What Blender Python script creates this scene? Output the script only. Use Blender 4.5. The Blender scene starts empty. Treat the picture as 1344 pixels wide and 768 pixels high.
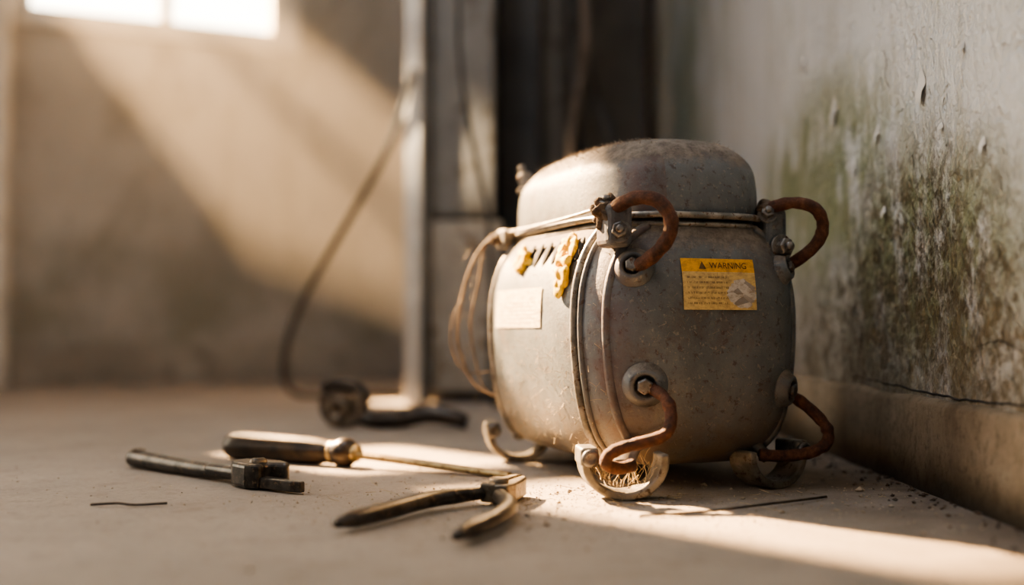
import bpy, bmesh, math, random
from mathutils import Vector, Matrix, noise as mnoise
random.seed(7)
scene=bpy.context.scene
COL=scene.collection

# ------------------------------------------------------------ materials
class NT:
    def __init__(s,name):
        s.m=bpy.data.materials.new(name); s.m.use_nodes=True
        s.t=s.m.node_tree; s.b=s.t.nodes['Principled BSDF']; s.o=s.t.nodes['Material Output']
    def n(s,typ,**kw):
        nd=s.t.nodes.new(typ)
        for k,v in kw.items():
            if hasattr(nd,k): setattr(nd,k,v)
            else: nd.inputs[k].default_value=v
        return nd
    def l(s,a,b): s.t.links.new(a,b)
    def coord(s,kind='pos'):
        if kind=='pos': return s.n('ShaderNodeNewGeometry').outputs['Position']
        return s.n('ShaderNodeTexCoord').outputs['UV' if kind=='uv' else 'Object']
    def scale(s,vec,sc):
        m=s.n('ShaderNodeMapping'); m.inputs['Scale'].default_value=sc; s.l(vec,m.inputs['Vector']); return m.outputs[0]
    def noise(s,vec,scale,detail=5,rough=.6,dist=0.):
        nd=s.n('ShaderNodeTexNoise'); nd.inputs['Scale'].default_value=scale; nd.inputs['Detail'].default_value=detail
        nd.inputs['Roughness'].default_value=rough; nd.inputs['Distortion'].default_value=dist
        s.l(vec,nd.inputs['Vector']); return nd.outputs[0]
    def ramp(s,fac,stops):
        r=s.n('ShaderNodeValToRGB'); e=r.color_ramp.elements
        while len(e)<len(stops): e.new(.5)
        for el,(p,c) in zip(e,stops):
            el.position=p; el.color=(tuple(c)+(1,)) if isinstance(c,(tuple,list)) else (c,c,c,1)
        s.l(fac,r.inputs[0]); return r.outputs[0]
    def mix(s,fac,a,b,blend='MIX'):
        m=s.n('ShaderNodeMix'); m.data_type='RGBA'; m.blend_type=blend
        for i,x in ((0,fac),(6,a),(7,b)):
            if isinstance(x,(int,float)): m.inputs[i].default_value=x
            elif isinstance(x,(tuple,list)): m.inputs[i].default_value=tuple(x)+(1,)
            else: s.l(x,m.inputs[i])
        return m.outputs[2]
    def math(s,op,a,b=0.,c=0.,clamp=False):
        m=s.n('ShaderNodeMath'); m.operation=op; m.use_clamp=clamp
        for i,x in enumerate((a,b,c)):
            if isinstance(x,(int,float)): m.inputs[i].default_value=x
            else: s.l(x,m.inputs[i])
        return m.outputs[0]
    def sep(s,vec):
        x=s.n('ShaderNodeSeparateXYZ'); s.l(vec,x.inputs[0]); return x.outputs
    def bump(s,h,strength=.3,dist=.001,prev=None):
        b=s.n('ShaderNodeBump'); b.inputs['Strength'].default_value=strength; b.inputs['Distance'].default_value=dist
        s.l(h,b.inputs['Height'])
        if prev is not None: s.l(prev,b.inputs['Normal'])
        s.l(b.outputs[0],s.b.inputs['Normal']); return b.outputs[0]
    def set(s,**kw):
        for k,v in kw.items():
            k=k.replace('_',' ')
            i=s.b.inputs[k]
            if isinstance(v,(int,float)): i.default_value=v
            elif isinstance(v,(tuple,list)): i.default_value=tuple(v)+(1,)
            else: s.l(v,i)
        return s

def simple(name,c1,c2,scale=60,rough=.6,metal=0.,bump=.3,dist=.0008,kind='obj',c3=None,lo=.4,hi=.6):
    N=NT(name); v=N.coord(kind)
    f=N.noise(v,scale); c=N.ramp(f,[(lo,c1),(hi,c2)])
    if c3:
        g=N.ramp(N.noise(v,scale*3.1,6,.7),[(.56,0.),(.62,1.)]); c=N.mix(g,c,c3)
    N.set(Base_Color=c,Roughness=rough,Metallic=metal)
    if bump: N.bump(N.noise(v,scale*4,4),bump,dist)
    return N.m

def m_compressor():
    N=NT('aged_grey_enamel'); v=N.coord('obj')
    c=N.ramp(N.noise(v,14,6,.65),[(.35,(.080,.095,.108)),(.65,(.145,.165,.185))])
    scf=N.ramp(N.noise(v,55,7,.8),[(.52,0.),(.66,1.)])
    c=N.mix(N.math('MULTIPLY',scf,.4),c,(.20,.19,.17))
    fine=N.ramp(N.noise(v,130,5,.75),[(.56,0.),(.63,1.)])
    c=N.mix(N.math('MULTIPLY',fine,.7),c,(.055,.038,.03))
    lite=N.ramp(N.noise(v,210,3,.7),[(.61,0.),(.67,1.)])
    c=N.mix(N.math('MULTIPLY',lite,.4),c,(.34,.31,.26))
    s=N.sep(v)
    rust=N.ramp(N.noise(v,22,7,.75,.6),[(.52,0.),(.68,1.)])
    edge=N.math('MULTIPLY',N.ramp(N.math('ABSOLUTE',N.math('ADD',s[1],.148)),[(.0,1.),(.03,0.)]),N.ramp(N.noise(v,40,6,.75),[(.4,.2),(.6,1.)]))
    edge=N.math('MULTIPLY',edge,N.math('LESS_THAN',s[0],-.04))
    c=N.mix(N.math('MULTIPLY',rust,.5),c,(.10,.065,.048))
    c=N.mix(N.math('MULTIPLY',edge,.8),c,(.115,.062,.056))
    low=N.math('MULTIPLY',N.ramp(s[2],[(.03,1.),(.10,0.)]),N.ramp(N.noise(v,30),[(.35,.2),(.6,1.)]))
    c=N.mix(low,c,(.15,.115,.08))
    nz=N.sep(N.n('ShaderNodeNewGeometry').outputs['Normal'])[2]
    d=N.ramp(N.math('ADD',nz,N.math('MULTIPLY',N.noise(v,45,6,.8),.8)),[(.72,0.),(1.12,1.)])
    dc_=N.ramp(N.noise(v,90,6,.8),[(.38,(.10,.082,.066)),(.62,(.23,.20,.17))])
    c=N.mix(N.math('MULTIPLY',d,.94),c,dc_)
    N.set(Base_Color=c,Roughness=N.math('ADD',N.math('MULTIPLY',d,.45),.46,clamp=True),Metallic=.1)
    b=N.bump(N.noise(v,60,5,.6),.25,.0018)
    N.bump(N.noise(v,380,4,.75),.5,.0009,b)
    return N.m
def m_rust(name='rusted_tube'):
    k=.56
    N=NT(name); v=N.coord('obj')
    c=N.ramp(N.noise(v,90,7,.75),[(.35,(.06*k,.032*k,.025*k)),(.52,(.20*k,.08*k,.045*k)),(.7,(.40*k,.18*k,.095*k))])
    N.set(Base_Color=c,Roughness=.62,Metallic=.3); N.bump(N.noise(v,260,6,.8),1.,.0025); return N.m
MET=m_compressor()
RUST=m_rust()
GALV=simple('dirty_cast_zinc',(.13,.12,.10),(.26,.24,.21),40,.5,.45,.4,.001,c3=(.08,.055,.035))
BOLT=simple('grimy_steel',(.11,.105,.10),(.25,.24,.23),70,.42,.7,.3,.0006,c3=(.09,.05,.03))
SEAM=simple('seam_steel',(.15,.145,.135),(.32,.30,.27),60,.45,.5,.3,.0006,c3=(.12,.07,.04))
BLACK=simple('dark_recess',(.01,.01,.01),(.025,.022,.02),50,.8)
INK=simple('faded_print_ink',(.04,.03,.02),(.14,.085,.03),90,.7,0,0)
DIRT=simple('greasy_dust',(.07,.045,.03),(.17,.125,.09),120,.95,0,.8,.002)
YEL=simple('yellow_foam_residue',(.80,.48,.015),(.90,.62,.04),70,.75,0,.7,.002,c3=(.6,.32,.02))
WIRE=simple('aged_wire_sheath',(.12,.08,.05),(.28,.21,.14),60,.7,0,.4,.0006)
FIB=simple('straw_fibre',(.30,.22,.12),(.62,.50,.32),60,.8,0,0)
DUST=simple('grey_lint',(.17,.14,.115),(.34,.29,.24),60,.95,0,0)
CORD=simple('black_cord_rubber',(.022,.019,.016),(.05,.043,.036),30,.5,0,.2)
CORDG=simple('brown_cord_rubber',(.09,.065,.045),(.15,.11,.08),30,.5,0,.2)
TOOLB=simple('blackened_steel',(.026,.023,.021),(.075,.066,.058),60,.33,.6,.35,.0007,c3=(.14,.10,.065))
TOOLR=simple('worn_tool_steel',(.10,.08,.06),(.24,.20,.15),60,.42,.7,.35,.0007,c3=(.08,.04,.02))
HANDLE=simple('varnished_grip',(.022,.014,.009),(.065,.040,.020),50,.36,0,.3,.0008,c3=(.015,.01,.007))
SHAFT=simple('brassy_worn_shaft',(.30,.21,.09),(.50,.38,.2),60,.4,.6,.35,.0007,c3=(.13,.075,.03))

# ------------------------------------------------------------ mesh helpers
def obj(name,verts,faces,mat,parent=None,smooth=True,loc=None):
    me=bpy.data.meshes.new(name); me.from_pydata([tuple(v) for v in verts],[],faces); me.update()
    bm=bmesh.new(); bm.from_mesh(me); bmesh.ops.recalc_face_normals(bm,faces=bm.faces); bm.to_mesh(me); bm.free()
    if smooth:
        for p in me.polygons: p.use_smooth=True
    o=bpy.data.objects.new(name,me); COL.objects.link(o)
    if mat: me.materials.append(mat)
    if parent: o.parent=parent
    if loc: o.location=loc
    return o
def empty(name,loc=(0,0,0),rz=0,parent=None):
    e=bpy.data.objects.new(name,None); COL.objects.link(e); e.location=loc; e.rotation_euler=(0,0,rz); e.empty_display_size=.05
    if parent: e.parent=parent
    return e
def bevel(o,w,seg=3,angle=.6):
    m=o.modifiers.new('b','BEVEL'); m.width=w; m.segments=seg; m.limit_method='ANGLE'; m.angle_limit=angle; return o
def box(name,lo,hi,mat,parent=None,bv=0.):
    x0,y0,z0=lo;x1,y1,z1=hi
    v=[(x0,y0,z0),(x1,y0,z0),(x1,y1,z0),(x0,y1,z0),(x0,y0,z1),(x1,y0,z1),(x1,y1,z1),(x0,y1,z1)]
    f=[(0,3,2,1),(4,5,6,7),(0,1,5,4),(1,2,6,5),(2,3,7,6),(3,0,4,7)]
    o=obj(name,v,f,mat,parent,smooth=False)
    if bv: bevel(o,bv)
    return o
def catmull(P,n=10):
    P=[Vector(p) for p in P]; Q=[P[0]*2-P[1]]+P+[P[-1]*2-P[-2]]; out=[]
    for i in range(1,len(Q)-2):
        for k in range(n):
            t=k/n; a,b,c,d=Q[i-1],Q[i],Q[i+1],Q[i+2]
            out.append(.5*((2*b)+(c-a)*t+(2*a-5*b+4*c-d)*t*t+(3*b-a-3*c+d)*t**3))
    out.append(P[-1]); return out
def tube_data(path,r,seg=14,closed=False,sx=1.,sy=1.,up=None):
    n=len(path); V=[];F=[]
    T=[]
    for i in range(n):
        if closed: t=path[(i+1)%n]-path[i-1]
        else: t=path[min(i+1,n-1)]-path[max(i-1,0)]
        T.append(t.normalized())
    ref=Vector(up) if up else (Vector((0,0,1)) if abs(T[0].z)<.9 else Vector((1,0,0)))
    nx=(ref-T[0]*ref.dot(T[0])).normalized()
    for i in range(n):
        base=Vector(up) if up else nx
        nx=(base-T[i]*base.dot(T[i])).normalized(); ny=T[i].cross(nx)
        rr=r(i/(n-1)) if callable(r) else r
        for k in range(seg):
            a=2*math.pi*k/seg
            V.append(path[i]+nx*math.cos(a)*rr*sx+ny*math.sin(a)*rr*sy)
    m=n if closed else n-1
    for i in range(m):
        j=(i+1)%n
        for k in range(seg):
            k2=(k+1)%seg
            F.append((i*seg+k,i*seg+k2,j*seg+k2,j*seg+k))
    if not closed:
        F.append(tuple(range(seg))); F.append(tuple((n-1)*seg+k for k in range(seg)))
    return V,F
def tube(name,pts,r,mat,parent=None,n=10,seg=14,closed=False,smoothpath=True,**kw):
    path=catmull(pts,n) if smoothpath else [Vector(p) for p in pts]
    V,F=tube_data(path,r,seg,closed,**kw)
    return obj(name,V,F,mat,parent)
def lathe(name,prof,mat,parent,center,axis,seg=28,smooth=True,bv=0):
    axis=Vector(axis).normalized(); q=Vector((0,0,1)).rotation_difference(axis)
    V=[];F=[];n=len(prof)
    for (r,h) in prof:
        for k in range(seg):
            a=2*math.pi*k/seg
            V.append(Vector(center)+q@Vector((r*math.cos(a),r*math.sin(a),h)))
    for i in range(n-1):
        for k in range(seg):
            k2=(k+1)%seg; F.append((i*seg+k,i*seg+k2,(i+1)*seg+k2,(i+1)*seg+k))
    F.append(tuple(range(seg))); F.append(tuple((n-1)*seg+k for k in range(seg)))
    o=obj(name,V,F,mat,parent,smooth)
    if bv: bevel(o,bv,2)
    return o
def hexbolt(name,c,axis,r,h,parent,mat=BOLT):
    lathe(name+'_washer',[(r*1.45,0),(r*1.45,h*.25)],mat,parent,c,axis,24,False,bv=h*.06)
    lathe(name+'_head',[(r,h*.2),(r*1.02,h*.9),(r*.85,h)],mat,parent,c,axis,6,False,bv=h*.08)
    lathe(name+'_stud',[(r*.5,h*.9),(r*.5,h*1.35),(r*.35,h*1.45)],mat,parent,c,axis,14,True)
def extrude_profile(name,pts2d,depth,mat,parent,M,bv=.0015,smooth=False):
    n=len(pts2d); V=[M@Vector((x,-depth/2,z)) for x,z in pts2d]+[M@Vector((x,depth/2,z)) for x,z in pts2d]
    F=[tuple(range(n)),tuple(range(2*n-1,n-1,-1))]+[(i,(i+1)%n,n+(i+1)%n,n+i) for i in range(n)]
    o=obj(name,V,F,mat,parent,smooth)
    if bv: bevel(o,bv,3,.5)
    return o
def fibres(name,gen,count,mat,parent=None,r=.0003):
    V=[];F=[]
    for _ in range(count):
        p,d,L=gen()
        d=d.normalized(); side=Vector((random.uniform(-1,1),random.uniform(-1,1),random.uniform(-.6,.6)))
        path=[p+d*L*t+side*L*.45*t*t for t in (0,.35,.7,1)]
        v,f=tube_data(path,r,3); o=len(V); V+=v; F+=[tuple(i+o for i in ff) for ff in f]
    return obj(name,V,F,mat,parent,False)
def crumbs(name,gen,count,mat,parent=None):
    V=[];F=[]
    base=[(1,0,0),(-1,0,0),(0,1,0),(0,-1,0),(0,0,1),(0,0,-1)]
    fs=[(0,2,4),(2,1,4),(1,3,4),(3,0,4),(2,0,5),(1,2,5),(3,1,5),(0,3,5)]
    for _ in range(count):
        p,s=gen(); o=len(V)
        R=Matrix.Rotation(random.random()*6.28,3,'Z')@Matrix.Rotation(random.uniform(-.4,.4),3,'X')
        for b in base:
            q=R@Vector((b[0]*s*random.uniform(.6,1.4),b[1]*s*random.uniform(.6,1.4),b[2]*s*random.uniform(.4,.8)))
            V.append(p+q+Vector((0,0,s*.35)))
        F+=[tuple(i+o for i in f) for f in fs]
    return obj(name,V,F,mat,parent,False)
def blob(name,c,s,mat,parent,amp=.25,freq=60,sub=3):
    bm=bmesh.new(); bmesh.ops.create_icosphere(bm,subdivisions=sub,radius=1)
    for v in bm.verts:
        k=1+amp*mnoise.noise(Vector((v.co.x*s[0],v.co.y*s[1],v.co.z*s[2]))*freq*4+Vector(c)*50)*2
        v.co=Vector((v.co.x*s[0]*k,v.co.y*s[1]*k,v.co.z*s[2]*k))+Vector(c)
    me=bpy.data.meshes.new(name); bm.to_mesh(me); bm.free()
    for p in me.polygons: p.use_smooth=True
    me.materials.append(mat); o=bpy.data.objects.new(name,me); COL.objects.link(o); o.parent=parent; return o

# ============================================================ ROOM
N=NT('dusty_concrete'); v=N.coord('pos')
c=N.ramp(N.noise(v,3.2,7,.65),[(.3,(.25,.215,.18)),(.7,(.39,.34,.29))])
c=N.mix(N.math('MULTIPLY',N.ramp(N.noise(v,170,4,.8),[(.5,0.),(.7,1.)]),.5),c,(.15,.12,.095))
c=N.mix(N.math('MULTIPLY',N.ramp(N.noise(v,28,6,.75),[(.52,0.),(.68,1.)]),.5),c,(.18,.14,.105))
c=N.mix(N.math('MULTIPLY',N.ramp(N.noise(v,260,3,.8),[(.62,0.),(.68,1.)]),.5),c,(.58,.51,.42))
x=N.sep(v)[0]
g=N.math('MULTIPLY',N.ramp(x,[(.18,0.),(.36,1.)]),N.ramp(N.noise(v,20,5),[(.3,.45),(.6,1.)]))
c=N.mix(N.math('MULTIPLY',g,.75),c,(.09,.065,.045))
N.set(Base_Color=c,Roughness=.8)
b=N.bump(N.noise(v,18,6,.7),.35,.004); N.bump(N.noise(v,300,5,.8),.7,.0016,b)
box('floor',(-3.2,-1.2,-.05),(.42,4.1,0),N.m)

# ---- back wall (slightly skewed)
O=Vector((-1.01,3.2,0)); E=Vector((.906,.423,0)).normalized(); NB=Vector((E.y,-E.x,0))
RB=Matrix.Translation(O)@Matrix.Rotation(math.atan2(E.y,E.x),4,'Z')
N=NT('stained_plaster'); v=N.coord('pos')
c=N.ramp(N.noise(v,1.6,6,.6),[(.35,(.50,.44,.36)),(.65,(.66,.60,.51))])
st=N.ramp(N.noise(N.scale(v,(1,1,.55)),2.6,7,.75,.4),[(.50,0.),(.66,1.)])
c=N.mix(N.math('MULTIPLY',st,.75),c,(.18,.14,.065))
zz=N.sep(v)[2]
lowm=N.math('MULTIPLY',N.ramp(zz,[(.1,1.),(.60,0.)]),N.ramp(N.noise(v,5,6,.7),[(.42,0.),(.60,1.)]))
c=N.mix(N.math('MULTIPLY',lowm,.75),c,(.17,.155,.065))
N.set(Base_Color=c,Roughness=.8); N.bump(N.noise(v,16,6,.7),.4,.006)
PLB=N.m
H=2.4; TH=.03
W1=(-.36,.40,.975,1.20); SLOT=(-.815,-.655,1.50,1.89)
def wb(name,t0,t1,z0,z1,y0=0,y1=TH,mat=PLB,parent=None,bv=0):
    o=box(name,(t0,y0,z0),(t1,y1,z1),mat,parent,bv)
    o.data.transform(RB); return o
wall=empty('wall_back')
TL,TR=-1.75,1.543
wb('plaster_below',TL,TR,0,W1[2],parent=wall)
wb('plaster_top',TL,TR,SLOT[3],H,parent=wall)
wb('plaster_a',TL,SLOT[0],W1[2],SLOT[3],parent=wall)
wb('plaster_b',SLOT[0],SLOT[1],W1[2],SLOT[2],parent=wall)
wb('plaster_c',SLOT[1],W1[0],W1[2],SLOT[3],parent=wall)
wb('plaster_d',W1[0],W1[1],W1[3],SLOT[3],parent=wall)
wb('plaster_e',W1[1],TR,W1[2],SLOT[3],parent=wall)
FR=simple('old_cream_paint',(.70,.64,.54),(.84,.78,.68),12,.6,0,.3,.002,kind='pos')
def window(name,w,mull,trans,fw=.035,fr=.035,mh=.012,mo=.012):
    e=empty(name)
    t0,t1,z0,z1=w
    wb('frame_left',t0-.01,t0+fw,z0-.01,z1+.01,-.02,TH,FR,e,.003)
    wb('frame_right',t1-fr,t1+.01,z0-.01,z1+.01,-.02,TH,FR,e,.003)
    wb('frame_bottom',t0,t1,z0-.012,z0+fw*1.15,-.028,TH,FR,e,.003)
    wb('frame_top',t0,t1,z1-fw*.7,z1+.01,-.02,TH,FR,e,.003)
    for i,m in enumerate(mull): wb('mullion_%d'%i,m-mh,m+mh,z0,z1,0,.02,FR,e,.002)
    for i,m in enumerate(trans): wb('transom_%d'%i,t0,t1,m-mo,m+mo,0,.02,FR,e,.002)
window('window_1',W1,[.03],[],.035,.075,.018)
window('sun_gobo_slot',SLOT,[],[1.672],.008,.008,.012,.024)  # unseen opening added to shape the sun strip; its bar shades the compressor
BBM=simple('grimy_skirting',(.36,.30,.22),(.52,.45,.35),6,.7,0,.4,.003,kind='pos',c3=(.18,.14,.08))
wb('baseboard_back',TL,TR-.02,0,.108,-.02,-.0005,BBM,None,.004)

# ---- right wall
WX=.388
N=NT('mouldy_painted_plaster'); v=N.coord('pos'); s=N.sep(v)
c=N.ramp(N.noise(v,2.2,6,.6),[(.3,(.48,.505,.52)),(.7,(.63,.66,.68))])
def patch(cy,cz,ry,rz):
    a=N.math('DIVIDE',N.math('SUBTRACT',s[1],cy),ry); b=N.math('DIVIDE',N.math('SUBTRACT',s[2],cz),rz)
    d=N.math('ADD',N.math('MULTIPLY',a,a),N.math('MULTIPLY',b,b))
    return N.math('SUBTRACT',1.,N.math('MULTIPLY',d,.5),clamp=True)
streak=N.noise(N.scale(v,(1,1,.28)),24,6,.7)
mottle=N.noise(v,55,8,.85)
mott2=N.noise(v,16,7,.75)
p1=patch(1.10,.205,.22,.11); p2=patch(1.45,.32,.30,.12); p3=patch(2.6,.72,.55,.28); p0=patch(.90,.15,.24,.08); p4=patch(1.30,.13,.3,.09)
sm=N.math('ADD',N.math('MULTIPLY',streak,.5),N.math('MULTIPLY',mott2,.5))
green=N.math('MULTIPLY',N.math('MAXIMUM',p1,p2),N.ramp(sm,[(.41,0.),(.53,1.)]))
c=N.mix(N.math('MINIMUM',N.math('MULTIPLY',green,1.15),.88),c,(.16,.19,.075))
gfar=N.math('MULTIPLY',p3,N.ramp(N.noise(N.scale(v,(1,1,.4)),7,6,.7),[(.42,0.),(.55,1.)]))
c=N.mix(N.math('MULTIPLY',gfar,.8),c,(.17,.20,.10))
thin=N.ramp(N.noise(N.scale(v,(1,1,.35)),9,8,.8),[(.50,0.),(.64,1.)])
c=N.mix(N.math('MULTIPLY',thin,.38),c,(.26,.26,.18))
brown=N.math('MULTIPLY',N.math('MAXIMUM',N.math('MAXIMUM',p1,p0),p4),N.ramp(mottle,[(.44,0.),(.55,1.)]))
c=N.mix(N.math('MINIMUM',N.math('MULTIPLY',brown,1.25),.93),c,(.058,.043,.018))
drip=N.math('MULTIPLY',N.ramp(N.noise(N.scale(v,(1,1,.08)),38,4,.6),[(.54,0.),(.66,1.)]),N.ramp(mott2,[(.4,0.),(.6,1.)]))
c=N.mix(N.math('MULTIPLY',drip,.45),c,(.28,.26,.18))
spk=N.ramp(N.noise(v,130,5,.8),[(.64,0.),(.67,1.)])
c=N.mix(N.math('MULTIPLY',spk,.7),c,(.14,.10,.06))
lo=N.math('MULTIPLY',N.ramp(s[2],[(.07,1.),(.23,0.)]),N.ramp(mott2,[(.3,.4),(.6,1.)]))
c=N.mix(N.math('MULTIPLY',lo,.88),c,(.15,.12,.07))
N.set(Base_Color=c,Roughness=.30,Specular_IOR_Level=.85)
b=N.bump(N.noise(v,26,5,.6),.7,.006); b=N.bump(N.noise(v,95,4,.6),.8,.006,b)
pit=N.ramp(N.noise(v,34,3,.5),[(.30,0.),(.36,1.)]); N.bump(pit,.8,.003,b)
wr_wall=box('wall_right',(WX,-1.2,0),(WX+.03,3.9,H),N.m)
V=[];F=[]; ny=260
for i in range(ny+1):
    y=-.8+i*(4.55/ny)
    w=mnoise.noise(Vector((y*9,0,0)))*.004+mnoise.noise(Vector((y*40,3,0)))*.0015
    th=.0085+mnoise.noise(Vector((y*14,7,0)))*.002
    zt=.083+w
    for q in [(WX-.0003,zt+.002),(WX-th*.6,zt),(WX-th,zt-.004),(WX-th-.001,.045),(WX-th-.003-abs(w)*.5,.0),(WX-.0003,.0)]:
        V.append((q[0],y,q[1]))
for i in range(ny):
    for k in range(5): F.append((i*6+k,i*6+k+1,(i+1)*6+k+1,(i+1)*6+k))
N=NT('dirty_skirting_plaster'); v=N.coord('pos')
c=N.ramp(N.noise(v,9,7,.7),[(.32,(.12,.09,.055)),(.55,(.22,.175,.12)),(.75,(.34,.29,.22))])
c=N.mix(N.math('MULTIPLY',N.ramp(N.noise(v,90,6,.8),[(.5,0.),(.62,1.)]),.6),c,(.075,.055,.03))
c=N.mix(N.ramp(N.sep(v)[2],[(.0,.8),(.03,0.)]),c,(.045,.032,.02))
N.set(Base_Color=c,Roughness=.85); N.bump(N.noise(v,60,7,.75),.6,.003)
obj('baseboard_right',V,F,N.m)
cp=[(-2.75,-1.2),(.42,-1.2),(.42,3.84),(-2.75,2.36)]
V=[(x,y,H) for x,y in cp]+[(x,y,H+.04) for x,y in cp]
obj('ceiling',V,[(0,1,2,3),(7,6,5,4),(0,1,5,4),(1,2,6,5),(2,3,7,6),(3,0,4,7)],PLB,None,False)

def crack(name,pts,r=.0006):
    P=[];
    for p in catmull([(WX,y,z) for y,z in pts],12):
        P.append(Vector((WX-.0002,p.y+random.uniform(-.0012,.0012),p.z+random.uniform(-.0012,.0012))))
    V,F=tube_data(P,lambda t:r*(.5+.8*math.sin(t*3.1)+.15),4); obj(name,V,F,BLACK,wr_wall,False)
crack('crack_a',[(1.30,.095),(1.16,.092),(1.0,.088),(.86,.090),(.75,.087)],.0007)
crack('crack_b',[(.95,.135),(.9,.139),(.86,.130)],.0003)
crack('crack_c',[(1.18,.44),(1.17,.425),(1.175,.41),(1.16,.395)],.00025)
FL=simple('flaking_paint',(.45,.45,.43),(.6,.6,.58),30,.5,0,.3,.001,kind='pos')
for i,(y,z,r) in enumerate([(1.07,.378,.013),(1.20,.355,.007),(1.36,.41,.013),(1.18,.27,.005),(.93,.30,.005),(1.02,.33,.004),(1.28,.33,.006),(.97,.39,.004),(1.5,.50,.009)]):
    V=[];F=[];n=18
    V.append((WX-.004-.0002*i,y,z))
    for k in range(n):
        a=6.283*k/n; rr=r*(1+.3*mnoise.noise(Vector((math.cos(a)*2,math.sin(a)*2,i*5))))
        V.append((WX-.0008-(.003 if math.sin(a)<0 else 0),y+math.cos(a)*rr*.8,z+math.sin(a)*rr*1.3))
    for k in range(n): F.append((0,1+k,1+(k+1)%n))
    obj('paint_flake_%d'%i,V,F,FL,wr_wall)

# ============================================================ CABINET + POST in background
cab=empty('metal_cabinet')
CD=simple('dark_grey_sheet',(.15,.14,.125),(.22,.205,.18),5,.5,.3,.3,.002,kind='pos',c3=(.10,.08,.055))
CL=simple('tan_grey_sheet',(.28,.24,.19),(.40,.35,.285),5,.6,.1,.3,.002,kind='pos',c3=(.19,.14,.09))
CK=simple('black_sheet',(.025,.025,.025),(.055,.052,.048),5,.6,.1,.3,.002,kind='pos')
CM=simple('corner_box_grey',(.12,.12,.115),(.18,.175,.165),5,.6,.1,.3,.002,kind='pos')
PO=simple('galvanised_post',(.60,.55,.48),(.82,.77,.68),9,.35,.2,.2,.001,kind='pos')
box('front_panel_upper',(-.175,2.29,.375),(-.035,2.86,1.5),CD,cab,.006)
box('front_panel_lower',(-.175,2.285,.02),(-.02,2.86,.366),CL,cab,.006)
box('plinth',(-.17,2.32,0),(.10,2.85,.03),CK,cab)
box('recess',(-.03,2.42,.02),(.06,2.86,1.5),CK,cab,.004)
box('rear_panel',(.062,2.5,.02),(.11,2.86,1.5),CD,cab,.006)
box('edge_post',(-.212,2.235,0),(-.178,2.28,1.5),PO,cab,.006)
box('post_return',(-.178,2.262,0),(-.165,2.292,1.5),CD,cab,.002)
box('corner_dark_box',(.10,3.05,0),(.365,3.30,1.6),CM,None,.006)  # plain dark box added to darken the bright back corner

box('door_1',(-1.375,2.9,0),(-1.300,2.94,1.9),FR)

tube('power_cord',[(-.195,2.225,.66),(-.222,2.22,.56),(-.262,2.24,.47),(-.32,2.28,.38),(-.385,2.32,.28),(-.44,2.36,.19),(-.475,2.39,.10),(-.48,2.42,.035),(-.45,2.42,.007),(-.38,2.41,.007),(-.3,2.44,.007),(-.22,2.46,.007)],.0068,CORD,n=12)
tube('hanging_cable',[(-.099,2.05,1.3),(-.098,2.05,.74),(-.094,2.05,.63),(-.078,2.05,.52),(-.058,2.05,.42),(-.042,2.05,.34),(-.036,2.06,.2),(-.04,2.08,.08),(-.03,2.1,.008),(.05,2.2,.006)],.0048,CORD,n=12)
dc=empty('cable_bundle')
for i,(P,r,mm) in enumerate([([(.135,2.47,1.3),(.155,2.4,.82),(.145,2.4,.68),(.125,2.4,.56),(.125,2.4,.45),(.14,2.4,.2),(.15,2.4,.01)],.011,CORDG),
     ([(.165,2.5,1.3),(.15,2.45,.86),(.16,2.45,.75),(.185,2.45,.64),(.21,2.42,.54),(.215,2.4,.4),(.22,2.4,.01)],.0075,CORD),
     ([(.13,2.43,1.3),(.13,2.43,.8),(.138,2.43,.6),(.145,2.43,.5),(.16,2.43,.3),(.18,2.43,.01)],.012,CORD)]):
    tube('cable_%d'%i,P,r,mm,dc,n=10)

# ============================================================ COMPRESSOR
comp=empty('refrigerator_compressor',(.125,1.2,0),math.radians(20))
NE=3.7; KB=1.11
TB=[(.020,.058,.112),(.023,.077,.136),(.034,.093,.156),(.058,.105,.173),(.095,.113,.181),(.14,.117,.184),(.18,.116,.183),(.205,.111,.179),(.225,.103,.172),(.24,.093,.161),(.250,.085,.152)]
def prof(z,col):
    T=TB
    if z<=T[0][0]: return T[0][col]
    for i in range(len(T)-1):
        if T[i][0]<=z<=T[i+1][0]:
            t=(z-T[i][0])/(T[i+1][0]-T[i][0]); p=[T[max(i-1,0)],T[i],T[i+1],T[min(i+2,len(T)-1)]]
            x0,x1,x2,x3=[q[col] for q in p]
            h=T[i+1][0]-T[i][0]
            m1=(x2-x0)/max(p[2][0]-p[0][0],1e-6)*h; m2=(x3-x1)/max(p[3][0]-p[1][0],1e-6)*h
            return (2*t**3-3*t*t+1)*x1+(t**3-2*t*t+t)*m1+(-2*t**3+3*t*t)*x2+(t**3-t*t)*m2
    return T[-1][col]
def left_u(v,z):
    if v>0: v=v/KB
    a=prof(z,1); b=prof(z,2); return -a*max(1-abs(v/b)**NE,0)**(1/NE)
def front_v(u,z):
    a=prof(z,1); b=prof(z,2); return -b*max(1-abs(u/a)**NE,0)**(1/NE)
def sring(a,b,z,n=NE,seg=160):
    out=[]
    for k in range(seg):
        t=2*math.pi*k/seg; c_,s_=math.cos(t),math.sin(t)
        bb=b*KB if s_>0 else b
        out.append(Vector((a*math.copysign(abs(c_)**(2/n),c_),bb*math.copysign(abs(s_)**(2/n),s_),z)))
    return out
def loft(name,rings,mat,parent):
    seg=len(rings[0]); V=[p for r in rings for p in r]; F=[]
    for i in range(len(rings)-1):
        for k in range(seg):
            k2=(k+1)%seg; F.append((i*seg+k,i*seg+k2,(i+1)*seg+k2,(i+1)*seg+k))
    F.append(tuple(range(seg))); F.append(tuple((len(rings)-1)*seg+k for k in range(seg)))
    return obj(name,V,F,mat,parent)
rings=[]
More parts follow.
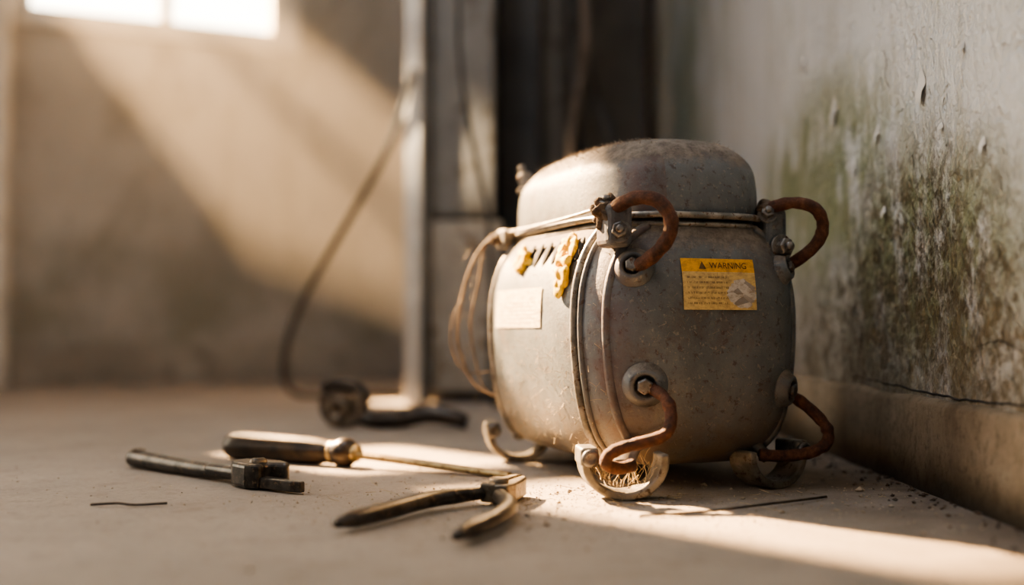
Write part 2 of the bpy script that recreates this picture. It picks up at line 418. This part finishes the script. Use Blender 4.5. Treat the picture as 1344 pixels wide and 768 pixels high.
nz=80
for i in range(nz+1):
    z=.020+(.25-.020)*(i/nz)**1.15
    rings.append(sring(prof(z,1),prof(z,2),z))
rings=[sring(.03,.07,.0195)]+rings
def dents(p):
    return mnoise.noise(p*18)*.0012+mnoise.noise(p*45)*.0004
for r in rings:
    for p in r:
        q=Vector((p.x,p.y,0)); 
        if q.length>0: 
            q.normalize(); d=dents(p); p.x+=q.x*d; p.y+=q.y*d
loft('shell_body',rings,MET,comp)
LR=[(.252,.087,.160),(.262,.089,.162),(.280,.0888,.1615),(.296,.0872,.160),(.308,.084,.156),(.317,.078,.149),(.325,.069,.138),(.331,.055,.118),(.335,.039,.090),(.3375,.020,.055),(.338,.003,.01)]
lr=[]
for i in range(len(LR)-1):
    for k in range(5):
        t=k/5; lr.append([LR[i][j]*(1-t)+LR[i+1][j]*t for j in range(3)])
lr.append(LR[-1])
for _ in range(3):
    lr=[lr[0]]+[[ (lr[i-1][j]+2*lr[i][j]+lr[i+1][j])/4 for j in range(3)] for i in range(1,len(lr)-1)]+[lr[-1]]
rings=[sring(a,b,z,3.3 if z<.3 else 3.3-(z-.3)*15) for z,a,b in lr]
for r in rings:
    for p in r:
        p.z+=mnoise.noise(p*22)*.0015*(1 if p.z>.27 else 0)
loft('lid_dome',rings,MET,comp)
for nm,a,b,z,rr in (('seam_flange_upper',.0895,.163,.2535,.0032),('seam_flange_lower',.0875,.1585,.2455,.0026)):
    P=[p for p in sring(a,b,z,3.5,140)]
    V,F=tube_data(P,rr,10,True,up=(0,0,1)); obj(nm,V,F,SEAM,comp)
def rib(name,v0,r,mat,off=.0008,zb=.026,zt=.243,both=True):
    for side in ((1,-1) if both else (1,)):
        P=[]
        for i in range(50):
            z=zt+(zb-zt)*i/49; P.append(Vector((side*(left_u(v0,z)-off),v0,z)))
        V,F=tube_data(P,r,10); obj(name+('' if side==1 else '_far'),V,F,mat,comp)
rib('strap_rear',.122,.0035,SEAM); rib('strap_rear_b',.132,.0022,MET)
rib('strap_front',-.112,.0042,SEAM); rib('strap_front_b',-.122,.003,MET)
rib('rib_edge',-.150,.0050,MET,off=-.002,zb=.04)
for i in range(7):
    v0=-.098+i*.024; z=.2235
    o=blob('vent_slot_%d'%i,(0,0,0),(.0026,.0066,.0135),BLACK,comp,0,1,3)
    o.location=(left_u(v0,z)-.0008,v0,z); o.rotation_euler=(math.radians(18),math.radians(18),0)
for i,(v0,z,s_) in enumerate([(.030,.221,(.006,.016,.013)),(.038,.214,(.005,.009,.008)),(-.083,.228,(.006,.014,.013)),(-.080,.213,(.006,.014,.009)),(-.087,.198,(.005,.010,.012)),(-.084,.187,(.0045,.008,.008)),(-.076,.222,(.006,.010,.008))]):
    blob('yellow_residue_%d'%i,(left_u(v0,z)-.0028,v0,z),s_,YEL,comp,.3,34,4)
def patch_mesh(name,f,u0,u1,z0,z1,mat,nu=24,nz_=14):
    V=[];F=[];uv=[]
    for j in range(nz_+1):
        for i in range(nu+1):
            a=u0+(u1-u0)*i/nu; z=z0+(z1-z0)*j/nz_; V.append(f(a,z)); uv.append((i/nu,j/nz_))
    for j in range(nz_):
        for i in range(nu):
            k=j*(nu+1)+i; F.append((k,k+1,k+nu+2,k+nu+1))
    o=obj(name,V,F,mat,comp)
    L=o.data.uv_layers.new(name='UVMap')
    for lp in o.data.loops: L.data[lp.index].uv=uv[lp.vertex_index]
    return o
def m_label(name,head,bodyc,headtop=.70,ink=(.03,.025,.02),torn=True):
    N=NT(name); v=N.coord('uv'); s=N.sep(v)
    hd=N.math('GREATER_THAN',s[1],headtop)
    c=N.mix(hd,bodyc,head)
    ln=N.math('GREATER_THAN',N.math('SINE',N.math('MULTIPLY',s[1],62.)),.25)
    wd=N.ramp(N.noise(N.scale(v,(60,9,1)),1.,2,.5),[(.47,0.),(.5,1.)])
    reg=N.math('MULTIPLY',N.math('LESS_THAN',s[1],headtop-.06),N.math('GREATER_THAN',s[1],.08))
    reg=N.math('MULTIPLY',reg,N.math('MULTIPLY',N.math('GREATER_THAN',s[0],.06),N.math('LESS_THAN',s[0],.62 if torn else .9)))
    c=N.mix(N.math('MULTIPLY',N.math('MULTIPLY',ln,wd),N.math('MULTIPLY',reg,.6)),c,ink)
    if torn:
        vo=N.n('ShaderNodeTexVoronoi'); vo.inputs['Scale'].default_value=7.; N.l(v,vo.inputs['Vector'])
        d=N.math('MULTIPLY',N.math('SUBTRACT',s[0],.80),2.0); d=N.math('MULTIPLY',d,d)
        e=N.math('MULTIPLY',N.math('SUBTRACT',s[1],.32),1.4); e=N.math('MULTIPLY',e,e)
        t=N.math('ADD',N.math('ADD',d,e),N.math('MULTIPLY',N.noise(v,5,4,.7),.3))
        w=N.math('LESS_THAN',t,.31)
        tc=N.ramp(vo.outputs['Color'],[(.2,(.22,.215,.21)),(.8,(.52,.51,.49))])
        c=N.mix(w,c,tc)
    gr=N.ramp(N.noise(v,9,8,.8),[(.44,0.),(.64,1.)])
    c=N.mix(N.math('MULTIPLY',gr,.7),c,(.20,.14,.08))
    N.set(Base_Color=c,Roughness=.45); N.bump(N.noise(v,14,5),.25,.001); return N.m
fl=lambda a,z:(a,front_v(a,z)-.0014,z)
patch_mesh('warning_label',fl,-.037,.038,.166,.2125,m_label('warning_label_print',(.74,.39,.02),(.60,.45,.19),.74))
def text_on(txt,size,u0,z0,mat,name):
    cu=bpy.data.curves.new('t','FONT'); cu.body=txt; cu.size=size
    to=bpy.data.objects.new('t',cu); COL.objects.link(to)
    dg=bpy.context.evaluated_depsgraph_get(); me=bpy.data.meshes.new_from_object(to.evaluated_get(dg))
    bpy.data.objects.remove(to)
    for vv in me.vertices:
        a=u0+vv.co.x; z=z0+vv.co.y; vv.co=Vector((a,front_v(a,z)-.0019,z))
    me.materials.clear(); me.materials.append(mat)
    o=bpy.data.objects.new(name,me); COL.objects.link(o); o.parent=comp
text_on('WARNING',.0080,-.009,.2035,INK,'label_heading_text')
V=[(a,front_v(a,z)-.0019,z) for a,z in ((-.020,.2030),(-.0125,.2030),(-.01625,.2100))]
obj('label_warning_triangle',V,[(0,1,2)],INK,comp,False)
ll=lambda v0,z:(left_u(v0,z)-.0012,v0,z)
patch_mesh('rating_plate',ll,.098,-.040,.150,.190,m_label('rating_plate_print',(.66,.58,.42),(.74,.66,.50),.72,torn=False))

tube('rust_tube_upper_a',[(-.098,-.140,.250),(-.094,-.165,.258),(-.084,-.186,.264),(-.070,-.200,.260),(-.061,-.206,.243),(-.064,-.202,.225),(-.074,-.185,.209),(-.078,-.155,.203)],lambda t:.0064+.0011*mnoise.noise(Vector((t*20,0,0))),RUST,comp)
tube('rust_tube_upper_b',[(.066,-.135,.256),(.074,-.152,.264),(.090,-.168,.268),(.108,-.176,.262),(.116,-.176,.246),(.110,-.172,.228),(.092,-.160,.211),(.078,-.14,.204)],lambda t:.0059+.0011*mnoise.noise(Vector((t*20,3,0))),RUST,comp)
tube('rust_tube_lower_a',[(-.070,-.150,.100),(-.067,-.176,.097),(-.063,-.200,.087),(-.064,-.210,.070),(-.072,-.212,.058),(-.090,-.208,.052),(-.108,-.206,.048),(-.120,-.204,.042),(-.121,-.202,.034),(-.108,-.200,.030),(-.094,-.198,.032)],lambda t:.0055+.0011*mnoise.noise(Vector((t*24,6,0))),RUST,comp)
tube('rust_tube_lower_b',[(.080,-.135,.092),(.088,-.155,.088),(.102,-.172,.074),(.114,-.182,.056),(.112,-.184,.042),(.096,-.182,.034),(.072,-.176,.031),(.050,-.168,.032)],lambda t:.0056+.0011*mnoise.noise(Vector((t*24,9,0))),RUST,comp)
def boss(name,u,z,R,mat=MET):
    v0=front_v(u,z)
    e=.002; du=(front_v(u+e,z)-front_v(u-e,z))/(2*e); dz=(front_v(u,z+e)-front_v(u,z-e))/(2*e)
    ax=Vector((du,-1,dz)).normalized()
    c_=Vector((u,v0,z))-ax*.004
    lathe(name,[(R*1.35,0),(R*1.3,.004),(R*1.1,.0075),(R*.98,.011),(R*.8,.0125),(R*.66,.0115),(R*.6,.007),(R*.55,.004)],mat,comp,c_,ax,32)
    lathe(name+'_nut',[(R*.5,.002),(R*.5,.013),(R*.42,.015)],BOLT,comp,c_,ax,6,False,bv=.0006)
boss('boss_lower_a',-.070,.099,.0155); boss('boss_lower_b',.079,.092,.0145)
boss('boss_upper_a',-.077,.204,.0140); boss('boss_upper_b',.079,.205,.0115)
box('bracket_upper_a',(-.103,-.168,.222),(-.078,-.138,.262),MET,comp,.006)
hexbolt('bolt_upper_a',(-.092,-.166,.236),(-.35,-.93,.1),.0075,.011,comp)
hexbolt('bolt_upper_a2',(-.098,-.150,.258),(-.2,-.6,.8),.0065,.009,comp)
blob('grease_lump_a',(-.098,-.150,.255),(.012,.013,.012),DIRT,comp,.4,40,4)
box('bracket_upper_b',(.066,-.158,.222),(.090,-.13,.264),MET,comp,.006)
hexbolt('bolt_upper_b',(.080,-.160,.226),(.1,-1,.05),.0085,.011,comp)
hexbolt('bolt_upper_b2',(.070,-.152,.257),(-.3,-.8,.5),.0065,.008,comp)
blob('grease_lump_b',(.073,-.146,.262),(.009,.010,.008),DIRT,comp,.4,40,4)
hexbolt('service_plug',(-.060,.142,.308),(-.25,.25,1),.0095,.022,comp,SEAM)
lathe('service_plug_stem',[(.007,-.02),(.007,.01)],SEAM,comp,(-.060,.142,.308),(-.25,.25,1),16)
def foot(name,u,v0,rz,R=.037,wd=.032,flip=1):
    M=Matrix.Translation((u,v0,0))@Matrix.Rotation(rz,4,'Z')
    zc=R*.96; th=.0075; pts=[]
    n=30
    a0,a1=math.radians(168),math.radians(372)
    for i in range(n+1):
        a=a0+(a1-a0)*i/n; pts.append((flip*R*1.10*math.cos(a),zc+R*.96*math.sin(a)))
    for i in range(n,-1,-1):
        a=a0+(a1-a0)*i/n; pts.append((flip*(R*1.10-th)*math.cos(a),zc+(R*.96-th)*math.sin(a)))
    extrude_profile(name+'_hook',pts,wd,GALV,comp,M,.0022)
    o=box(name+'_lug',(-R*1.14 if flip>0 else R*.68,-wd/2,zc-.003),(-R*.68 if flip>0 else R*1.14,wd/2,zc+.013),GALV,comp,.003); o.data.transform(M)
    c_=M@Vector((-flip*R*.9,-wd/2,zc+.004)); ax=M.to_3x3()@Vector((0,-1,0))
    lathe(name+'_bush',[(.0075,-.001),(.0078,.003),(.0055,.0045),(.0035,.0035)],BOLT,comp,c_,ax,20)
    sx=-1 if u>0 else 1; sy=1 if v0<0 else -1
    tube(name+'_arm',[(u,v0,zc-.004),(u+sx*.012,v0+sy*.012,.042),(u+sx*.035,v0+sy*.03,.046)],.009,MET,comp,sx=.6,sy=1.3)
foot('foot_fl',-.094,-.176,math.radians(-14),.035,.034); foot('foot_fr',.066,-.158,math.radians(10),.032,.032,-1)
foot('foot_rl',-.083,.118,math.radians(-10),.033,.03); foot('foot_rr',.07,.118,0,.033,.03,-1)
for i,(dx,dz) in enumerate([(0,0),(.016,.006)]):
    tube('loom_wire_%d'%i,[(-.074,.105,.252+dz*.3),(-.096,.135,.256+dz*.4),(-.114+dx*.4,.160,.240+dz),(-.128+dx,.174,.200),(-.136+dx,.178,.15+dz),(-.132+dx,.172,.115),(-.121+dx*.6,.156,.085-dz*.4),(-.102,.130,.072)],.0013 if i else .0019,WIRE,comp,n=8,seg=8)
tube('loom_wire_cross',[(-.128,.174,.185),(-.144,.166,.165),(-.146,.169,.13),(-.130,.168,.10),(-.107,.140,.10)],.0009,WIRE,comp,seg=6)
box('terminal_clip',(-.098,.123,.240),(-.080,.150,.262),SEAM,comp,.003)
blob('terminal_lint',(-.100,.143,.25),(.010,.010,.006),DIRT,comp,.4,40,3)
tube('lid_wire',[(-.09,-.14,.262),(-.095,-.06,.258),(-.094,.05,.257),(-.092,.125,.258)],.0018,SEAM,comp,seg=8)
def g_lid():
    t=random.random()*6.283; rr=random.random()**.5
    u=.082*rr*math.cos(t); v=.15*rr*math.sin(t)
    best=.3
    q=(abs(u/.0888)**3.0+abs(v/.162)**3.0)**(1/3.0)
    for k in range(2,len(LR)-1):
        q0=LR[k][1]/.0888; q1=LR[k+1][1]/.0888
        if q<=q0 and q>=q1: tt=(q0-q)/max(q0-q1,1e-6); best=LR[k][0]*(1-tt)+LR[k+1][0]*tt; break
    else: best=.337 if q<.1 else .28
    if v>0: v*=KB
    return Vector((u,v,best-.0012)),Vector((random.uniform(-1,1),random.uniform(-1,1),random.uniform(.1,.7))),random.uniform(.002,.007)
fibres('lid_lint',g_lid,6000,DUST,comp,.00022)
def g_left():
    z=random.choice([random.uniform(.035,.13),random.uniform(.035,.24)]); v=random.uniform(-.15,.15)
    return Vector((left_u(v,z)+.0003,v,z)),Vector((-.4,random.uniform(-1,1),random.uniform(-1,.6))),random.uniform(.003,.009)
fibres('side_lint',g_left,420,FIB,comp,.00018)
def g_fr():
    z=random.uniform(.04,.24); u=random.uniform(-.1,.1)
    return Vector((u,front_v(u,z)+.0003,z)),Vector((random.uniform(-1,1),-.35,random.uniform(-1,.6))),random.uniform(.002,.006)
fibres('front_lint',g_fr,260,DUST,comp,.00015)
def g_foot():
    a=random.uniform(3.3,6.1); return Vector((-.094+.027*math.cos(a),-.176+random.uniform(-.016,.016),.036+.026*math.sin(a))),Vector((random.uniform(-1,1),random.uniform(-.6,.6),random.uniform(.3,1))),random.uniform(.006,.018)
fibres('foot_straw',g_foot,110,FIB,comp,.00022)
def g_loom():
    z=random.uniform(.07,.25); return Vector((-.124+random.uniform(-.010,.01),.168+random.uniform(-.006,.006),z)),Vector((random.uniform(-1,1),random.uniform(-1,1),random.uniform(-1,1))),random.uniform(.004,.014)
fibres('loom_lint',g_loom,30,FIB,comp,.00018)

# ============================================================ TOOLS
def frame2d(p0,p1):
    d=Vector((p1[0]-p0[0],p1[1]-p0[1],0)); a=math.atan2(d.y,d.x)
    return Matrix.Translation((p0[0],p0[1],0))@Matrix.Rotation(a,4,'Z'),d.length
def flat_poly(name,pts,z0,z1,mat,parent,M,bv=.0015):
    n=len(pts); V=[M@Vector((x,y,z0)) for x,y in pts]+[M@Vector((x,y,z1)) for x,y in pts]
    F=[tuple(range(n)),tuple(range(2*n-1,n-1,-1))]+[(i,(i+1)%n,n+(i+1)%n,n+i) for i in range(n)]
    o=obj(name,V,F,mat,parent,False)
    if bv: bevel(o,bv,3,.45)
    return o
wr=empty('adjustable_wrench'); M,L=frame2d((-.408,1.228),(-.182,1.026))
P=[M@Vector((x,0,z)) for x,z in [(0,.0105),(.03,.010),(.10,.009),(.155,.009),(.20,.011)]]
tube('grip',P,lambda t:.0108*(min(1,.55+t*12)) if t<.1 else .0108-.0030*t,TOOLB,wr,sx=.9,sy=1.05)
tube('grip_hang_ring',[M@Vector((.013+.0065*math.cos(a),.0062*math.sin(a),.0195)) for a in [i*6.283/24 for i in range(24)]],.0014,TOOLR,wr,smoothpath=False,closed=True,seg=8)
tube('neck',[M@Vector((x,0,.011)) for x in (.15,.18,.205,.22)],lambda t:.0075+.003*t,TOOLB,wr,sx=.8,sy=1.2)
flat_poly('head',[(.195,.009),(.212,.019),(.235,.0225),(.252,.018),(.258,.009),(.248,.0045),(.240,.0),(.243,-.006),(.248,-.010),(.250,-.018),(.235,-.022),(.212,-.019),(.195,-.009)],.001,.024,TOOLB,wr,M,.004)
flat_poly('moving_jaw',[(.236,-.016),(.290,-.011),(.300,-.008),(.300,-.002),(.246,-.001),(.236,-.004)],.002,.012,TOOLB,wr,M,.0015)
lathe('adjusting_screw',[(.004,-.008),(.0055,-.006),(.0055,.006),(.004,.008)],TOOLR,wr,M@Vector((.232,-.004,.0225)),M.to_3x3()@Vector((0,1,0)),16)
sd=empty('screwdriver'); M,L=frame2d((-.326,1.308),(-.004,1.138))
R0=.0158
V=[];F=[];seg=48
hx=[(0,.35),(.003,.75),(.010,.96),(.022,1.0),(.040,.99),(.09,.96),(.125,.90),(.142,.80),(.150,.72),(.156,.86),(.162,1.0),(.170,.98),(.176,.70),(.180,.4)]
for (x,rr) in hx:
    for q in range(seg):
        a=6.283*q/seg; fl_=1+(.045*math.cos(a*8) if .02<x<.14 else 0)
        V.append(M@Vector((x,R0*rr*fl_*math.cos(a),R0+R0*rr*fl_*math.sin(a)-.0004)))
for i in range(len(hx)-1):
    for q in range(seg): F.append((i*seg+q,i*seg+(q+1)%seg,(i+1)*seg+(q+1)%seg,(i+1)*seg+q))
F.append(tuple(range(seg))); F.append(tuple((len(hx)-1)*seg+q for q in range(seg)))
obj('handle',V,F,HANDLE,sd)
tube('ferrule',[M@Vector((x,0,R0-.0008)) for x in (.148,.165,.182)],lambda t:.0130-.004*t,SHAFT,sd)
tube('shaft',[M@Vector((x,0,z)) for x,z in [(.175,.0142),(.24,.0105),(.30,.0068),(.335,.0045),(.366,.0028)]],lambda t:.0052-.0010*t,SHAFT,sd,sx=.8,sy=1.2)
flat_poly('blade',[(.345,.0035),(.362,.0065),(.378,.0055),(.378,-.0055),(.362,-.0065),(.345,-.0035)],.0012,.0040,SHAFT,sd,M,.0008)
pl=empty('pliers')
tube('handle_a',[(-.003,.985,.0105),(-.022,.968,.0105),(-.045,.950,.0105),(-.070,.925,.010),(-.100,.872,.009),(-.127,.826,.009)],lambda t:.0050+.0026*min(1,t*2.2) if t<.92 else .0076-(t-.92)*.045,TOOLB,pl,sx=.9,sy=1.0)
tube('handle_b',[(-.004,.978,.0105),(-.010,.950,.0105),(-.004,.915,.0105),(-.004,.878,.010),(-.016,.830,.009),(-.038,.776,.009)],lambda t:.0050+.0026*min(1,t*2.2) if t<.92 else .0076-(t-.92)*.045,TOOLB,pl,sx=.9,sy=1.0)
M,L=frame2d((-.014,.962),(.012,1.03))
flat_poly('jaw_a',[(-.004,.0125),(.012,.014),(.030,.012),(.052,.0085),(.060,.005),(.060,.0006),(.022,.0006),(.010,-.004),(-.006,-.002)],.003,.0195,TOOLR,pl,M,.002)
flat_poly('jaw_b',[(-.004,-.0125),(.012,-.014),(.030,-.012),(.052,-.0085),(.060,-.005),(.060,-.0006),(.022,-.0006),(.010,.004),(-.006,.002)],.002,.0185,TOOLR,pl,M,.002)
lathe('pivot',[(.0085,.012),(.0085,.0215),(.0070,.0230),(.003,.0225)],TOOLR,pl,M@Vector((.008,0,0)),(0,0,1),24)
sp=empty('pipe_wrench')
M,L=frame2d((-.250,1.70),(-.085,1.66))
def arcpoly(R,r,a0,a1,n=28):
    p=[(R*math.cos(a0+(a1-a0)*i/n),R*math.sin(a0+(a1-a0)*i/n)) for i in range(n+1)]
    p+=[(r*math.cos(a0+(a1-a0)*i/n),r*math.sin(a0+(a1-a0)*i/n)) for i in range(n,-1,-1)]
    return p
M2=M@Matrix.Translation((.0,0,.036))
extrude_profile('jaw_ring',arcpoly(.036,.0195,math.radians(150),math.radians(400)),.026,TOOLR,sp,M2,.004)
extrude_profile('upper_jaw',[(.005,.036),(.022,.032),(.034,.018),(.040,.004),(.024,.006),(.012,.018),(-.012,.02),(-.030,.016),(-.034,.028),(-.018,.038)],.024,TOOLB,sp,M2,.003)
lathe('eye_boss',[(.017,-.017),(.019,-.013),(.019,.013),(.017,.017),(.009,.017),(.008,.012)],TOOLR,sp,M2@Vector((-.006,0,-.008)),M.to_3x3()@Vector((0,-1,0)),28)
tube('handle',[M@Vector(p) for p in [(.022,0,.018),(.05,0,.014),(.09,0,.017),(.13,0,.024),(.165,0,.020),(.19,0,.013)]],lambda t:.0115+.004*math.sin(t*3.1),TOOLB,sp,sx=.95,sy=1.0)

# ============================================================ small stuff on floor
tube('twig',[(-.352,.955,.0022),(-.33,.957,.003),(-.315,.955,.002),(-.290,.962,.0024)],.0011,HANDLE,seg=6)
tube('dry_stalk',[(.10,.900,.002),(.16,.918,.003),(.22,.955,.0035),(.275,1.0,.002)],.0011,HANDLE,seg=6)
CR=simple('concrete_crumbs',(.25,.19,.13),(.5,.42,.32),60,.9,0,0,kind='pos')
def g1():
    r=random.random()
    if r<.4: p=Vector((random.gauss(.01,.11),random.gauss(.99,.11),0))
    elif r<.65: p=Vector((random.uniform(.0,.36),random.gauss(1.0,.10),0))
    else: p=Vector((random.uniform(-.6,.36),random.uniform(.6,1.6),0))
    p.x=min(p.x,.365)
    s_=random.choice([.0005,.0007,.0009,.0012]) if random.random()<.98 else random.uniform(.002,.003)
    return p,s_
crumbs('floor_debris',g1,2600,CR)
def g2():
    p=Vector((random.gauss(.08,.1),random.gauss(.99,.06),.0006)); p.x=min(p.x,.36)
    return p,Vector((random.uniform(-1,1),random.uniform(-1,1),.06)),random.uniform(.005,.02)
fibres('floor_straw',g2,110,FIB,None,.00025)
def g3():
    y=random.uniform(.6,1.7); return Vector((WX-.012-random.random()**2*.05,y,0)),random.choice([.001,.0015,.002,.003])
crumbs('wall_base_rubble',g3,260,DIRT)
crumbs('pebble',lambda:(Vector((.318,1.045,0)),.0045),1,CR)

# ============================================================ AIR (sunlit dust haze under the window)
cp=[(-1.29,2.50),(-.225,2.50),(-.225,3.53),(-1.29,3.035)]
V=[(x,y,.012) for x,y in cp]+[(x,y,1.75) for x,y in cp]
air=obj('dusty_air',V,[(0,1,2,3),(4,5,6,7),(0,1,5,4),(1,2,6,5),(2,3,7,6),(3,0,4,7)],None,None,False)
m=bpy.data.materials.new('haze'); m.use_nodes=True; t=m.node_tree; t.nodes.clear()
o=t.nodes.new('ShaderNodeOutputMaterial'); vs=t.nodes.new('ShaderNodeVolumeScatter')
vs.inputs['Color'].default_value=(1,.92,.80,1); vs.inputs['Density'].default_value=.44; vs.inputs['Anisotropy'].default_value=.0
t.links.new(vs.outputs[0],o.inputs['Volume']); air.data.materials.append(m)

# ============================================================ LIGHT
def aim(o,target): o.rotation_euler=(Vector(target)-o.location).to_track_quat('-Z','Y').to_euler()
def lamp(kind,name,loc,target,energy,color,**kw):
    l=bpy.data.lights.new(name,kind); l.energy=energy; l.color=color
    for k_,v_ in kw.items(): setattr(l,k_,v_)
    o=bpy.data.objects.new(name,l); COL.objects.link(o); o.location=loc; aim(o,target); return o
lamp('SPOT','low_sun',(-3.7,5.0,3.7),(-1.2,3.1,1.5),50000,(1,.62,.30),shadow_soft_size=.03,spot_size=math.radians(60),spot_blend=.1)
lamp('AREA','room_fill',(-1.3,.1,1.3),(.1,1.2,.15),7.5,(1,.97,.92),size=.8)
lamp('AREA','cool_wall_fill',(-.5,1.1,1.9),(.388,1.8,.60),12,(.74,.86,1),size=.6)  # added cool fill that brightens the upper right wall
lamp('SPOT','post_accent_spot',(-1.9,1.1,1.35),(-.2,2.25,.55),1300,(1,.78,.52),shadow_soft_size=.05,spot_size=math.radians(6),spot_blend=.9)  # added warm narrow spot that brightens the edge post

w=bpy.data.worlds.new('World'); scene.world=w; w.use_nodes=True; t=w.node_tree
bg=t.nodes['Background']; tc=t.nodes.new('ShaderNodeTexCoord'); dp=t.nodes.new('ShaderNodeVectorMath'); dp.operation='DOT_PRODUCT'
dp.inputs[1].default_value=tuple(Vector((-.45,.85,.25)).normalized()); t.links.new(tc.outputs['Generated'],dp.inputs[0])
r=t.nodes.new('ShaderNodeValToRGB'); r.color_ramp.elements[0].position=.55; r.color_ramp.elements[0].color=(.006,.0062,.007,1)
r.color_ramp.elements[1].position=.9; r.color_ramp.elements[1].color=(1,.86,.66,1)
t.links.new(dp.outputs['Value'],r.inputs[0]); t.links.new(r.outputs[0],bg.inputs['Color']); bg.inputs['Strength'].default_value=14
try: scene.view_settings.look='AgX - Medium High Contrast'
except Exception: pass

# ============================================================ CAMERA
cd=bpy.data.cameras.new('camera'); cam=bpy.data.objects.new('camera',cd); COL.objects.link(cam)
cam.location=(0,0,.15); cam.rotation_euler=(math.radians(90+1.765),0,0)
cd.lens=40; cd.sensor_width=36; cd.clip_start=.02
cd.dof.use_dof=True; cd.dof.focus_distance=1.03; cd.dof.aperture_fstop=1.7
scene.camera=cam
